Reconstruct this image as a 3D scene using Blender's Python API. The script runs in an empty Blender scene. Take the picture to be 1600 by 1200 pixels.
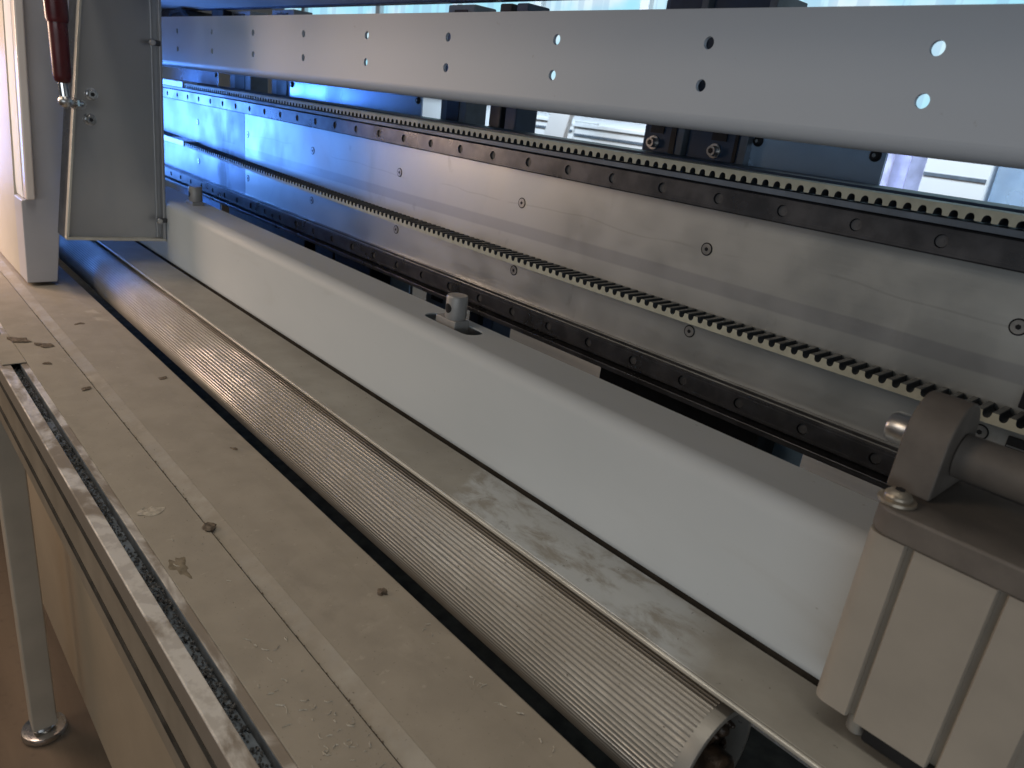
import bpy, bmesh, math, random
from mathutils import Vector, Matrix
S = bpy.context.scene
COL = S.collection
R = math.radians
random.seed(7)
H = 1.2                      # camera height over the floor

# ------------------------------------------------------------------ camera, world, light
cd = bpy.data.cameras.new('camera'); cam = bpy.data.objects.new('camera', cd); COL.objects.link(cam)
cd.sensor_width = 36; cd.lens = 1143 / 1600 * 36; cd.clip_start = .01; cd.clip_end = 200
cam.matrix_world = Matrix(((.65795522, -.33370261, .67508332, 0), (.74378608, .14773693, -.65188655, 0),
                           (.1178015, .93102974, .34540764, H), (0, 0, 0, 1)))
cd.dof.use_dof = True; cd.dof.focus_distance = .72; cd.dof.aperture_fstop = 15
S.camera = cam
S.view_settings.view_transform = 'Standard'; S.view_settings.look = 'None'
S.view_settings.exposure = .04; S.view_settings.gamma = 1; S.view_settings.use_curve_mapping = False
W = bpy.data.worlds.new('World'); S.world = W; W.use_nodes = True
W.node_tree.nodes['Background'].inputs[0].default_value = (.86, .92, 1, 1)
W.node_tree.nodes['Background'].inputs[1].default_value = .055

def area(name, loc, target, sx, sy, power, color):
    l = bpy.data.lights.new(name, 'AREA'); l.shape = 'RECTANGLE'; l.size = sx; l.size_y = sy
    l.energy = power; l.color = color
    o = bpy.data.objects.new(name, l); COL.objects.link(o); o.location = loc
    o.rotation_euler = (Vector(target) - Vector(loc)).to_track_quat('-Z', 'Y').to_euler()
    return o
area('front_window_light', (1.5, -2.0, 1.18), (-.5, .42, 1.05), 2.8, .9, 16.5, (.86, .94, 1))
area('front_left_fill_light', (-1.7, -2.2, 2.35), (-1.25, .45, 1.22), 1.3, .8, 9, (1, .95, .88))  # added fill for the left of the silver beam, stands for no window
area('left_floor_fill_light', (-1.3, -1.3, 2.3), (-1.3, .1, .4), .6, .6, 5, (1, .72, .45))  # added warm fill for the skirt and the floor at the left
area('table_fill_light', (-.55, .02, 2.75), (-.55, .06, .9), 2.6, .22, 12, (1, .94, .83))  # added overhead fill for the table; the hood keeps it off the cover
ew = area('end_window_light', (-1.97, .28, 1.075), (-1.2, 1.10, 1.05), .50, .24, 3.6, (.11, .32, 1))
ew.data.spread = R(104)
area('under_plate_light', (-1.98, .32, 1.09), (-1.0, .34, .92), .16, .2, .7, (.10, .30, 1))
area('warm_lamp_light', (-2.15, -.60, 1.36), (-1.4, .25, .95), .4, .4, 2.6, (1, .74, .48))
area('visor_fill_light', (-1.72, -.10, 1.22), (-1.72, .22, 1.05), .3, .2, 3.6, (1, .70, .55))  # added close fill that brightens the visor
rl = area('room_light', (-2.2, 1.8, 2.5), (-2.2, 3.2, 1.3), 5, .6, 36, (.66, .84, 1))
rl.data.spread = R(70)
area('slit_floor_fill_light', (-2.0, 2.3, 1.9), (-2.0, 2.8, 0), 1.4, .5, 4, (1, .60, .32))  # added warm fill for the floor strip seen through the slit

# ------------------------------------------------------------------ helpers
class MB:
    def __init__(s): s.v = []; s.f = []
    def add(s, vs, fs):
        b = len(s.v); s.v += [tuple(q) for q in vs]; s.f += [tuple(i + b for i in f) for f in fs]; return s
    def box(s, x0, x1, y0, y1, z0, z1):
        return s.add([(x, y, z) for x in (x0, x1) for y in (y0, y1) for z in (z0, z1)],
                     [(0, 1, 3, 2), (4, 6, 7, 5), (0, 4, 5, 1), (2, 3, 7, 6), (0, 2, 6, 4), (1, 5, 7, 3)])
    def prism(s, prof, x0, x1, caps=True, axis='X', seg=1):
        n = len(prof); vs = []
        for k in range(seg + 1):
            x = x0 + (x1 - x0) * k / seg
            for a, b in prof:
                vs.append((x, a, b) if axis == 'X' else (a, x, b) if axis == 'Y' else (a, b, x))
        fs = []
        for k in range(seg):
            o = k * n
            fs += [(o + i, o + (i + 1) % n, o + n + (i + 1) % n, o + n + i) for i in range(n)]
        if caps: fs += [tuple(range(n))[::-1], tuple(range(seg * n, seg * n + n))]
        return s.add(vs, fs)
    def sheet(s, prof, x0, x1, th, seg=1):
        """open profile (y,z) given a thickness, run along X"""
        n = len(prof); off = []
        for i in range(n):
            a = Vector(prof[max(i - 1, 0)]); b = Vector(prof[min(i + 1, n - 1)]); t = (b - a).normalized()
            off.append((prof[i][0] + t.y * th, prof[i][1] - t.x * th))
        return s.prism(list(prof) + off[::-1], x0, x1, True, 'X', seg)
    def lathe(s, p0, p1, rings, n=24, cap0=True, cap1=True):
        p0 = Vector(p0); p1 = Vector(p1); d = p1 - p0; L = d.length; d.normalize()
        u = d.orthogonal().normalized(); w = d.cross(u); vs = []
        for t, r in rings:
            for i in range(n):
                a = 2 * math.pi * i / n
                vs.append(p0 + d * t * L + (u * math.cos(a) + w * math.sin(a)) * r)
        fs = []
        for k in range(len(rings) - 1):
            o = k * n
            fs += [(o + i, o + (i + 1) % n, o + n + (i + 1) % n, o + n + i) for i in range(n)]
        if cap0: fs.append(tuple(range(n))[::-1])
        if cap1: fs.append(tuple(range((len(rings) - 1) * n, len(rings) * n)))
        return s.add(vs, fs)
    def cyl(s, p0, p1, r, n=20, c=0):
        L = (Vector(p1) - Vector(p0)).length
        if c: return s.lathe(p0, p1, [(0, r - c), (c / L, r), (1 - c / L, r), (1, r - c)], n)
        return s.lathe(p0, p1, [(0, r), (1, r)], n)
    def tube(s, pts, r, n=8):
        pts = [Vector(p) for p in pts]; vs = []; fs = []
        for i, p in enumerate(pts):
            d = (pts[min(i + 1, len(pts) - 1)] - pts[max(i - 1, 0)]).normalized()
            u = d.cross(Vector((0, 0, 1))); u = u.normalized() if u.length > 1e-4 else Vector((1, 0, 0)); w = d.cross(u)
            rr = r[i] if isinstance(r, (list, tuple)) else r
            vs += [p + (u * math.cos(2 * math.pi * k / n) + w * math.sin(2 * math.pi * k / n)) * rr for k in range(n)]
        for i in range(len(pts) - 1):
            fs += [(i * n + k, i * n + (k + 1) % n, (i + 1) * n + (k + 1) % n, (i + 1) * n + k) for k in range(n)]
        fs += [tuple(range(n))[::-1], tuple(range((len(pts) - 1) * n, len(pts) * n))]
        return s.add(vs, fs)
    def holeplate(s, u0, u1, v0, v1, curve, front, back, n=28, sides=False):
        """rectangle with one hole; front/back map (u,v)->point; curve(a)->(u,v)"""
        cu, cv = curve(None); an = sorted([2 * math.pi * i / n for i in range(n)] +
              [math.atan2(v - cv, u - cu) % (2 * math.pi) for u in (u0, u1) for v in (v0, v1)])
        inn = []; out = []
        for a in an:
            inn.append(curve(a)); c, q = math.cos(a), math.sin(a); t = 1e9
            if c > 1e-9: t = min(t, (u1 - cu) / c)
            if c < -1e-9: t = min(t, (u0 - cu) / c)
            if q > 1e-9: t = min(t, (v1 - cv) / q)
            if q < -1e-9: t = min(t, (v0 - cv) / q)
            out.append((cu + c * t, cv + q * t))
        m = len(an)
        vs = [front(*p) for p in inn] + [front(*p) for p in out] + [back(*p) for p in inn] + [back(*p) for p in out]
        fs = []
        for i in range(m):
            j = (i + 1) % m
            fs += [(i, j, m + j, m + i), (2 * m + j, 2 * m + i, 3 * m + i, 3 * m + j), (j, i, 2 * m + i, 2 * m + j)]
        return s.add(vs, fs)
    def build(s, name, mat, parent=None, org=None, smooth=None, bevel=0, seg=2):
        if org is None: org = parent.location if parent and parent.type == 'EMPTY' else Vector((0, 0, 0))
        if parent and parent.type == 'MESH': org = Vector(parent['org'])
        org = Vector(org)
        me = bpy.data.meshes.new(name); me.from_pydata([tuple(Vector(v) - org) for v in s.v], [], s.f)
        bm = bmesh.new(); bm.from_mesh(me); bmesh.ops.remove_doubles(bm, verts=bm.verts, dist=1e-6)
        bmesh.ops.recalc_face_normals(bm, faces=bm.faces); bm.to_mesh(me); bm.free()
        me.materials.append(mat)
        o = bpy.data.objects.new(name, me); COL.objects.link(o)
        if smooth:
            for p in me.polygons: p.use_smooth = True
            me.set_sharp_from_angle(angle=R(smooth))
        if bevel:
            b = o.modifiers.new('bevel', 'BEVEL'); b.width = bevel; b.segments = seg; b.limit_method = 'ANGLE'; b.angle_limit = R(40)
            for p in me.polygons: p.use_smooth = True
            me.set_sharp_from_angle(angle=R(50)); b.harden_normals = True
        if parent: o.parent = parent
        else: o.location = org
        o['org'] = tuple(org)
        return o

def tag(o, label=None, cat=None, group=None, kind=None):
    if label: o['label'] = label
    if cat: o['category'] = cat
    if group: o['group'] = group
    if kind: o['kind'] = kind
    return o
def thing(name, loc, label, cat, group=None):
    o = bpy.data.objects.new(name, None); COL.objects.link(o); o.location = loc; o.empty_display_size = .05
    return tag(o, label, cat, group)
def part_copy(src, parent, off):
    c = src.copy(); COL.objects.link(c); c.parent = parent; c.location = Vector(src.location) + Vector(off)
    return c

# ------------------------------------------------------------------ materials
class NT:
    def __init__(s, name):
        s.m = bpy.data.materials.new(name); s.m.use_nodes = True; s.t = s.m.node_tree
        s.b = s.t.nodes['Principled BSDF']
        s.tc = s.t.nodes.new('ShaderNodeTexCoord'); s.geo = s.t.nodes.new('ShaderNodeNewGeometry')
    def link(s, a, b): s.t.links.new(a, b)
    def put(s, sock, v):
        if hasattr(v, 'is_output') or hasattr(v, 'links'): s.link(v, sock)
        else: sock.default_value = v
    def noise(s, scale, detail=4, stretch=(1, 1, 1), rough=.55, dist=0, seed=0):
        mp = s.t.nodes.new('ShaderNodeMapping'); s.link(s.geo.outputs['Position'], mp.inputs[0])
        mp.inputs['Scale'].default_value = stretch; mp.inputs['Location'].default_value = (seed, seed * 1.7, seed * .6)
        n = s.t.nodes.new('ShaderNodeTexNoise'); s.link(mp.outputs[0], n.inputs['Vector'])
        n.inputs['Scale'].default_value = scale; n.inputs['Detail'].default_value = detail
        n.inputs['Roughness'].default_value = rough; n.inputs['Distortion'].default_value = dist
        return n.outputs['Fac']
    def ramp(s, f, a, b, lo=0., hi=1.):
        r = s.t.nodes.new('ShaderNodeMapRange'); s.link(f, r.inputs[0]); r.clamp = True; r.interpolation_type = 'SMOOTHSTEP'
        r.inputs[1].default_value = a; r.inputs[2].default_value = b; r.inputs[3].default_value = lo; r.inputs[4].default_value = hi
        return r.outputs[0]
    def mix(s, f, a, b):
        n = s.t.nodes.new('ShaderNodeMix'); n.data_type = 'RGBA'
        s.put(n.inputs[0], f)
        for i, v in ((6, a), (7, b)):
            s.put(n.inputs[i], v if hasattr(v, 'links') else (*v, 1) if len(v) == 3 else v)
        return n.outputs[2]
    def math(s, op, a, b=0.):
        n = s.t.nodes.new('ShaderNodeMath'); n.operation = op; s.put(n.inputs[0], a); s.put(n.inputs[1], b); return n.outputs[0]
    def pos(s, ax):
        n = s.t.nodes.new('ShaderNodeSeparateXYZ'); s.link(s.geo.outputs['Position'], n.inputs[0]); return n.outputs[ax]
    def up(s):
        n = s.t.nodes.new('ShaderNodeSeparateXYZ'); s.link(s.geo.outputs['Normal'], n.inputs[0]); return n.outputs[2]
    def bump(s, h, strength, dist=.001):
        n = s.t.nodes.new('ShaderNodeBump'); s.link(h, n.inputs['Height']); n.inputs['Strength'].default_value = strength
        n.inputs['Distance'].default_value = dist; s.link(n.outputs[0], s.b.inputs['Normal'])
    def fin(s, color, rough=.5, metal=0., spec=None):
        s.put(s.b.inputs['Base Color'], color if hasattr(color, 'links') else (*color, 1))
        s.put(s.b.inputs['Roughness'], rough); s.put(s.b.inputs['Metallic'], metal)
        if spec is not None: s.b.inputs['Specular IOR Level'].default_value = spec
        return s.m

def simple(name, col, rough=.5, metal=0., var=.25, scale=40, bump=.1, spec=None):
    n = NT(name); f = n.noise(scale, 5)
    c = n.mix(n.ramp(f, .3, .7), tuple(x * (1 - var) for x in col), tuple(min(1, x * (1 + var)) for x in col))
    r = n.ramp(n.noise(scale * .4, 4, seed=3), .25, .75, max(.03, rough - .09), min(1, rough + .09))
    if bump: n.bump(n.noise(scale * 9, 3), bump, .0006)
    return n.fin(c, r, metal, spec)

M = {}
DUST = (.315, .275, .222)
def dusty(name, base, rough, metal, lo, hi, dust=DUST, scale=22, bump=.12, flat=True, smudge=True):
    """own colour with settled dust on upward faces and patchy wear"""
    n = NT(name)
    f = n.math('ADD', n.math('MULTIPLY', n.noise(scale, 8, rough=.62, dist=.6), .7), n.math('MULTIPLY', n.noise(scale * 7, 5, seed=5), .3))
    d = n.ramp(f, lo, hi)
    if flat: d = n.math('MULTIPLY', d, n.ramp(n.up(), .15, .8, .12, 1.))
    base2 = n.mix(n.ramp(n.noise(scale * .6, 5, seed=9), .35, .65), tuple(x * .86 for x in base), tuple(min(1, x * 1.08) for x in base))
    sme = n.math('MULTIPLY', n.ramp(n.noise(11, 6, (.6, 1, 1), dist=1.0, seed=21), .60, .74), n.ramp(n.noise(70, 5, (1, .4, 1), seed=14), .42, .62))
    spk = n.ramp(n.noise(420, 2, seed=2), .68, .74)
    dc = n.mix(n.ramp(n.noise(scale * 4, 6, seed=4), .3, .7), tuple(x * .92 for x in dust), tuple(x * 1.06 for x in dust))
    st = n.math('MULTIPLY', n.ramp(n.noise(8, 7, (.7, 1, 1), rough=.65, dist=.5, seed=41), .54, .72), n.ramp(n.noise(55, 5, seed=43), .36, .62))
    pl = n.ramp(n.noise(150, 4, (1, .7, 1), rough=.65, seed=47), .63, .72)
    c = n.mix(d, base2, dc); c = n.mix(n.math('MULTIPLY', st, .42), c, tuple(x * .55 for x in dust)); c = n.mix(n.math('MULTIPLY', pl, .28), c, tuple(min(1, x * 1.6) for x in dust)); c = n.mix(n.math('MULTIPLY', sme, .75), c, tuple(min(1, x * 1.5) for x in dust)); c = n.mix(n.math('MULTIPLY', spk, .35), c, (.09, .07, .05))
    n.bump(n.math('ADD', n.noise(600, 3), n.math('MULTIPLY', d, .6)), bump, .0005)
    return n.fin(c, n.math('ADD', n.math('MULTIPLY', d, .92 - rough), rough), n.math('MULTIPLY', n.math('SUBTRACT', 1., d), metal))

M['table'] = dusty('dusty_table_steel', (.325, .295, .245), .40, .1, .02, .46, scale=7, bump=.08)
M['table_pale'] = dusty('pale_table_steel', (.37, .34, .29), .5, .05, .22, .66, scale=16)  # paler steel for the bent edge beside the seam
M['dustyscrew'] = simple('dusty_steel_screw', (.40, .35, .28), .38, .7, .15, 90, .1)
M['strip'] = dusty('dusty_strip_aluminium', (.42, .42, .40), .36, .45, .22, .58, (.235, .21, .165), scale=18)
M['lip'] = dusty('bare_strip_edge', (.62, .60, .54), .36, .5, .5, .9)
n = NT('white_powder_coat'); f = n.noise(5, 5, (.5, 1, 1)); g = n.ramp(n.noise(13, 7, (.4, 1, 1.6), dist=.8, seed=4), .58, .80); k = n.ramp(n.noise(150, 2, seed=15), .74, .78)
c = n.mix(n.ramp(f, .3, .7), (.57, .615, .635), (.63, .67, .69)); c = n.mix(n.math('MULTIPLY', g, .22), c, (.40, .39, .35)); c = n.mix(n.math('MULTIPLY', k, .3), c, (.16, .14, .11))
n.bump(n.math('ADD', n.noise(700, 3), n.math('MULTIPLY', n.noise(6, 2, seed=3), 1.5)), .07, .0006); M['white'] = n.fin(c, n.ramp(f, .3, .7, .52, .64), 0, .3)
M['alu'] = simple('milled_aluminium', (.55, .55, .53), .34, .85, .1, 60, .05)
M['zinc'] = simple('zinc_steel', (.52, .52, .52), .28, 1, .12, 80, .03)
M['chrome'] = simple('bright_chrome', (.75, .75, .76), .12, 1, .05, 60, .0)
M['black'] = simple('black_steel', (.018, .019, .022), .42, .3, .3, 60, .06)
M['rail'] = simple('dark_rail_steel', (.105, .108, .118), .33, .75, .22, 50, .05)
M['railcap'] = simple('dark_rail_cap', (.085, .088, .097), .5, .4, .25, 60, .06)
M['belt'] = simple('cream_belt_polyurethane', (.45, .45, .36), .55, 0, .1, 90, .06)
M['beltface'] = simple('shaded_belt_tooth_fabric', (.028, .033, .040), .6, 0, .2, 300, .2)  # shade of flanks and gaps painted into the tooth fabric
M['beltcrown'] = simple('worn_belt_crown', (.12, .125, .122), .6, 0, .2, 200, .1)
M['redtube'] = simple('dark_red_paint', (.085, .012, .016), .32, 0, .15, 60, .02)
M['dark_blue'] = simple('dark_blue_paint', (.035, .06, .11), .45, .1, .2, 20, .05)
M['panel'] = simple('blue_lit_sheet', (.48, .66, .90), .24, .55, .12, 12, .05)  # tint of the blue light put into the sheet metal's colour
M['post'] = simple('grey_post_paint', (.13, .16, .20), .45, .1, .2, 30, .05)
M['warm_lit_paint'] = simple('warm_lit_column_paint', (.52, .48, .40), .5, 0, .05, 9, .05)  # warm light on the column's side put into its colour
M['grey_paint'] = simple('light_grey_paint', (.46, .45, .47), .45, 0, .05, 9, .05)
M['room'] = simple('pale_room_paint', (.78, .80, .82), .7, 0, .05, 2, .0)
M['lavender'] = simple('lavender_cloth', (.52, .54, .80), .8, 0, .2, 14, .3)
M['cabinet'] = simple('white_cabinet', (.80, .80, .80), .45, 0, .04, 3, .0)
M['blue_cloth'] = simple('blue_curtain', (.10, .17, .42), .8, 0, .25, 12, .3)
M['fixed'] = simple('warm_grey_dusty_casting', (.15, .132, .116), .62, .1, .14, 45, .15)
M['body'] = simple('dusty_anodised_body', (.40, .362, .31), .5, .15, .07, 18, .06)
M['grit'] = simple('dark_grit', (.085, .085, .085), .85, 0, .7, 200, .3)
M['crumb'] = simple('brown_crumb', (.14, .105, .075), .9, 0, .4, 300, .3)
M['palecrumb'] = simple('pale_flake', (.42, .37, .30), .85, 0, .25, 300, .3)
M['lint'] = simple('pale_lint', (.46, .42, .35), .9, 0, .2, 300, .0)
M['slotblue'] = simple('blue_grey_slot_liner', (.14, .165, .19), .55, .1, .3, 90, .15)
M['legpaint'] = simple('leg_grey_brown_paint', (.43, .385, .32), .5, 0, .06, 14, .05)
M['void'] = simple('gap_shade_and_seal', (.06, .054, .046), .95, 0, .3, 40, .1, .1)  # near black: stands for shade in the gaps, also colours the seals
M['hood'] = simple('grey_hood_paint', (.58, .60, .61), .6, 0, .06, 10, .05)
M['skirt'] = simple('tan_panel_paint', (.40, .33, .24), .5, 0, .06, 6, .04)
M['bar'] = simple('tan_bar_paint', (.30, .25, .19), .42, .1, .12, 20, .05)

# roller: bare fluted aluminium with dust
n = NT('fluted_aluminium'); f = n.noise(16, 7, (.35, 1, 1)); d = n.ramp(f, .30, .66)
spk = n.ramp(n.noise(260, 2, seed=6), .71, .76)
c = n.mix(d, (.46, .45, .425), (.275, .255, .222)); c = n.mix(n.math('MULTIPLY', spk, .7), c, (.07, .06, .05))
n.bump(n.noise(700, 3), .12, .0004)
M['roller'] = n.fin(c, n.ramp(d, 0, 1, .30, .50), n.ramp(d, 0, 1, .75, .35))

# gantry face: worn milled aluminium, oxide blotches, grey band above the belt, a scratch line
def facemat(name, base, r0):
    n = NT(name)
    blot = n.ramp(n.noise(9, 7, (1, 1, .7), dist=1.2, seed=2), .50, .82)
    run = n.ramp(n.noise(20, 5, (1, 1, .25), seed=8), .66, .80)
    fine = n.noise(300, 4, (.05, 1, 1))
    z = n.pos(2)
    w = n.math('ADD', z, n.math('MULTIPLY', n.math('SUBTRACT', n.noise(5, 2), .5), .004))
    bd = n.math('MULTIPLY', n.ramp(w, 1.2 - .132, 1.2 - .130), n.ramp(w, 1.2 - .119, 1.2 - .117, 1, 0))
    c = n.mix(n.math('MULTIPLY', blot, .22), base, tuple(x * .55 for x in base))
    c = n.mix(n.math('MULTIPLY', run, .22), c, (.20, .19, .17))
    x = n.pos(0)
    dr = n.math('MULTIPLY', n.ramp(n.math('ABSOLUTE', n.math('ADD', n.math('ADD', x, 1.475), n.math('MULTIPLY', n.math('SUBTRACT', n.noise(16, 3, seed=7), .5), .10))), .012, .045, 1, 0), n.ramp(n.noise(30, 6, (1, 1, .35), seed=17), .34, .56))
    c = n.mix(n.math('MULTIPLY', dr, .75), c, (.06, .06, .065))
    ln = n.math('ABSOLUTE', n.math('ADD', n.math('SUBTRACT', z, 1.2 - .091), n.math('MULTIPLY', n.math('SUBTRACT', n.noise(3, 3, (1, 0, 0), seed=23), .5), .05)))
    ln = n.math('MULTIPLY', n.ramp(ln, .0004, .0011, 1, 0), n.ramp(n.noise(9, 3, seed=27), .42, .55))
    c = n.mix(n.math('MULTIPLY', ln, .16), c, (.14, .135, .13))
    sp = n.ramp(n.noise(45, 4, (1, 1, .6), seed=37), .66, .76); c = n.mix(n.math('MULTIPLY', sp, .22), c, (.18, .17, .16))
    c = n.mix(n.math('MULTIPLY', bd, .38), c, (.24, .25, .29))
    r = n.math('ADD', n.ramp(n.noise(14, 6, seed=11), .3, .7, r0 - .07, r0 + .07), n.math('MULTIPLY', blot, .05))
    n.bump(n.math('ADD', fine, n.math('MULTIPLY', n.noise(60, 4), .5)), .10, .0005)
    return n.fin(c, r, .82)
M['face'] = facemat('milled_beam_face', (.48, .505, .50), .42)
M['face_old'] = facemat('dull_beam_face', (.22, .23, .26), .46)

# perforated beam: satin silver paint
n = NT('satin_silver_paint'); f = n.noise(4, 5, (.5, 1, 1)); k = n.ramp(n.noise(90, 3, seed=15), .72, .77)
c = n.mix(n.ramp(f, .3, .7), (.44, .51, .60), (.50, .56, .645)); c = n.mix(n.math('MULTIPLY', k, .25), c, (.2, .19, .17))
n.bump(n.math('ADD', n.math('MULTIPLY', n.noise(7, 2), 2.), n.noise(500, 3)), .08, .0006); M['beam'] = n.fin(c, n.ramp(f, .3, .7, .42, .52), .1)
n = NT('plate_galvanised'); v = n.ramp(n.noise(5, 4, (1, 1, .5)), .35, .65)
c = n.mix(v, (.33, .355, .40), (.46, .465, .475)); n.bump(n.noise(200, 3), .06, .0005)
M['plate'] = n.fin(c, n.ramp(v, 0, 1, .30, .42), .75)
n = NT('visor_acrylic'); n.b.inputs['Transmission Weight'].default_value = 0
n.b.inputs['Subsurface Weight'].default_value = .0
M['visor'] = n.fin(n.mix(n.ramp(n.noise(4, 3), .3, .7), (.80, .70, .64), (.86, .80, .76)), .3, 0)
n = NT('floor_boards'); f = n.noise(4, 6, (.4, 3, 1)); c = n.mix(n.ramp(f, .3, .7), (.12, .086, .058), (.175, .127, .087))
g = n.ramp(n.noise(60, 4), .55, .8); c = n.mix(n.math('MULTIPLY', g, .4), c, (.07, .05, .035)); n.bump(n.noise(90, 4), .2, .001)
M['floor'] = n.fin(c, .55, 0)
n = NT('window_daylight'); e = n.t.nodes.new('ShaderNodeEmission'); e.inputs[1].default_value = 1.0
f = n.ramp(n.noise(1.6, 4, (1, 1, 1.5), seed=5), .40, .60); g = n.ramp(n.noise(5, 2, (3, 1, .2), seed=8), .52, .56)
n.link(n.mix(n.math('MULTIPLY', g, .35), n.mix(f, (.40, .82, 1), (.78, .93, 1)), (.30, .48, .72)), e.inputs[0])
n.link(e.outputs[0], n.t.nodes['Material Output'].inputs[0]); M['daylight'] = n.m

# ------------------------------------------------------------------ setting
def Z(z): return z + H
tag(MB().box(-9, 4, -3, 3.6, -.05, 0).build('floor', M['floor']), kind='structure')
tag(MB().box(-9, 3, 3.30, 3.40, 0, 2.9).build('room_wall', M['room']), kind='structure')

# ------------------------------------------------------------------ workbench
T = Z(-.345)
XF, XN = -2.1, .25
wb = thing('workbench', (-.9, .18, 0), 'long dusty steel workbench in front of the fluted roller', 'workbench')
# upper slotted profile: bright worn top, open slot
Y0 = .1141
prof = [(Y0, T - .0217), (Y0, T - .0027), (Y0 + .0009, T - .0019), (.1263, T - .0019), (.1263, T - .0049), (.1224, T - .0049), (.1224, T - .0159),
        (.1402, T - .0159), (.1402, T - .0049), (.1361, T - .0049), (.1361, T - .0019), (.1484, T - .0019), (.1484, T - .0217)]
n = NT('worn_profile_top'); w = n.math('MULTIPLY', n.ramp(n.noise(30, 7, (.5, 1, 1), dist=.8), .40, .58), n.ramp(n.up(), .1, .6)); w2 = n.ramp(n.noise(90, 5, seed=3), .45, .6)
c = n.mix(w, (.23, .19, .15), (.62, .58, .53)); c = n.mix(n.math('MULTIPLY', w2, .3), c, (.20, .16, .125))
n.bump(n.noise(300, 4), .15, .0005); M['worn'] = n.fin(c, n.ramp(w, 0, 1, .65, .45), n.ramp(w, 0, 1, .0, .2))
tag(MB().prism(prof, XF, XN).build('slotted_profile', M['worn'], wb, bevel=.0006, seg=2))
MB().box(XF, XN, Y0 + .0005, .1468, T - .0663, T - .0285).build('lower_bar', M['bar'], wb, bevel=.0012)
MB().box(XF, XN, Y0 - .0004, .13, T - .0283, T - .0219).build('rubber_seal', M['void'], wb)
MB().box(XF, XN, .1357, .1360, T - .0153, T - .0024).build('slot_liner', M['slotblue'], wb)
MB().box(XF, XN, .1226, .1356, T - .0158, T - .0120).build('slot_floor', M['slotblue'], wb)
MB().box(XF, XN, .2145, .2185, Z(-1.149), T - .0934).build('skirt_panel', M['skirt'], wb)
MB().box(XF, XN, Y0 - .0004, .13, T - .0728, T - .0665).build('rubber_seal', M['void'], wb)
MB().box(XF, XN, Y0 + .0005, .2141, T - .0931, T - .0730).build('skirt_rail', M['bar'], wb, bevel=.001)
# sheets
sh = MB()
sh.box(XF, XN, .1422, .1875, T - .0016, T)
sh.build('table_sheet', M['table'], wb, bevel=.0005)
MB().box(-1.0963, -.9791, .1177, .1420, T - .0015, T - .0001).build('sheet_tab', M['table'], wb, bevel=.0006)
MB().box(-1.6, -1.183, .1177, .1420, T - .0015, T - .0001).build('sheet_tab', M['table'], wb, bevel=.0006)
MB().sheet([(.1886, T - .0015), (.1928, T - .0007), (.2021, T + .0013)], XF, XN, .0013).build('pale_bent_edge', M['table_pale'], wb, smooth=30)
MB().sheet([(.2022, T + .0013), (.2546, T + .0013), (.2560, T + .0010), (.2785, T - .0020), (.2800, T - .0032), (.2806, T - .03)], XF, XN, .0015).build('table_sheet', M['table'], wb, smooth=25)
MB().box(XF, XN, .1489, .2683, T - .06, T - .03).build('bench_core', M['black'], wb)
MB().box(-3.7, XN, .2196, .64, T - .2574, T - .23).build('gap_shade_floor', M['void'], wb)  # added dark sheet, gives the gap beside the roller its shade
for x in (-1.30, .6):
    l = MB().box(x - .02, x + .02, .128, .168, .026, T - .086).build('leg', M['legpaint'], wb, bevel=.003)
    MB().lathe((x, .148, 0), (x, .148, .032), [(0, .033), (.15, .037), (.40, .0375), (.52, .036), (.56, .031), (.60, .019), (1, .018)], 32).build('foot', M['zinc'], l, smooth=40)

# ------------------------------------------------------------------ roller
RR = .0374; CY, CZ = .3355, Z(-.3417); NF = 72
ro = thing('feed_roller', (-.9, CY, CZ - RR), 'fluted aluminium feed roller running between table and cover strip', 'roller')
pts = []
for i in range(NF):
    for k in range(7):
        u = k / 7 * 2 - 1; a = 2 * math.pi * (i + k / 7) / NF
        r = RR - .0007 * (1 - abs(u) ** 3.2); pts.append((CY + r * math.cos(a), CZ + r * math.sin(a)))
MB().prism(pts, -2.0, -.1452, False, seg=1).build('fluted_shell', M['roller'], ro, smooth=50)
MB().lathe((-.1503, CY, CZ), (-.1364, CY, CZ), [(0, RR - .0006), (.88, RR - .0006), (.97, RR - .0009), (1, RR - .0016), (1, RR - .0042), (0, RR - .0044), (-2, RR - .0044)], 96, False, False).build('end_collar', M['roller'], ro, smooth=40)
M['rust'] = simple('greasy_brown_hub', (.05, .033, .022), .38, .2, .6, 120, .5)
MB().lathe((-.155, CY, CZ), (-.1435, CY, CZ), [(0, RR - .0045), (.6, RR - .006), (.62, .021), (1, .020)], 40).build('hub', M['rust'], ro, smooth=40)
MB().cyl((-.15, CY, CZ - .004), (-.130, CY, CZ - .004), .0125, 24, .002).build('axle', M['rust'], ro, smooth=40)
gk = MB(); rg = random.Random(9)
for _ in range(34):
    a = rg.uniform(0, 6.28); q = rg.uniform(.014, .030); w_ = rg.uniform(.002, .0050)
    gk.lathe((-.147, CY + q * math.cos(a), CZ + q * math.sin(a)), (-.1425 + rg.uniform(0, .003), CY + q * math.cos(a) + rg.gauss(0, .0004), CZ + q * math.sin(a)), [(0, w_), (.5, w_ * rg.uniform(.85, 1)), (.85, w_ * .7), (1, w_ * .35)], 8)
tag(gk.build('grease_clots', M['rust'], ro, smooth=70), kind='stuff')

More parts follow.
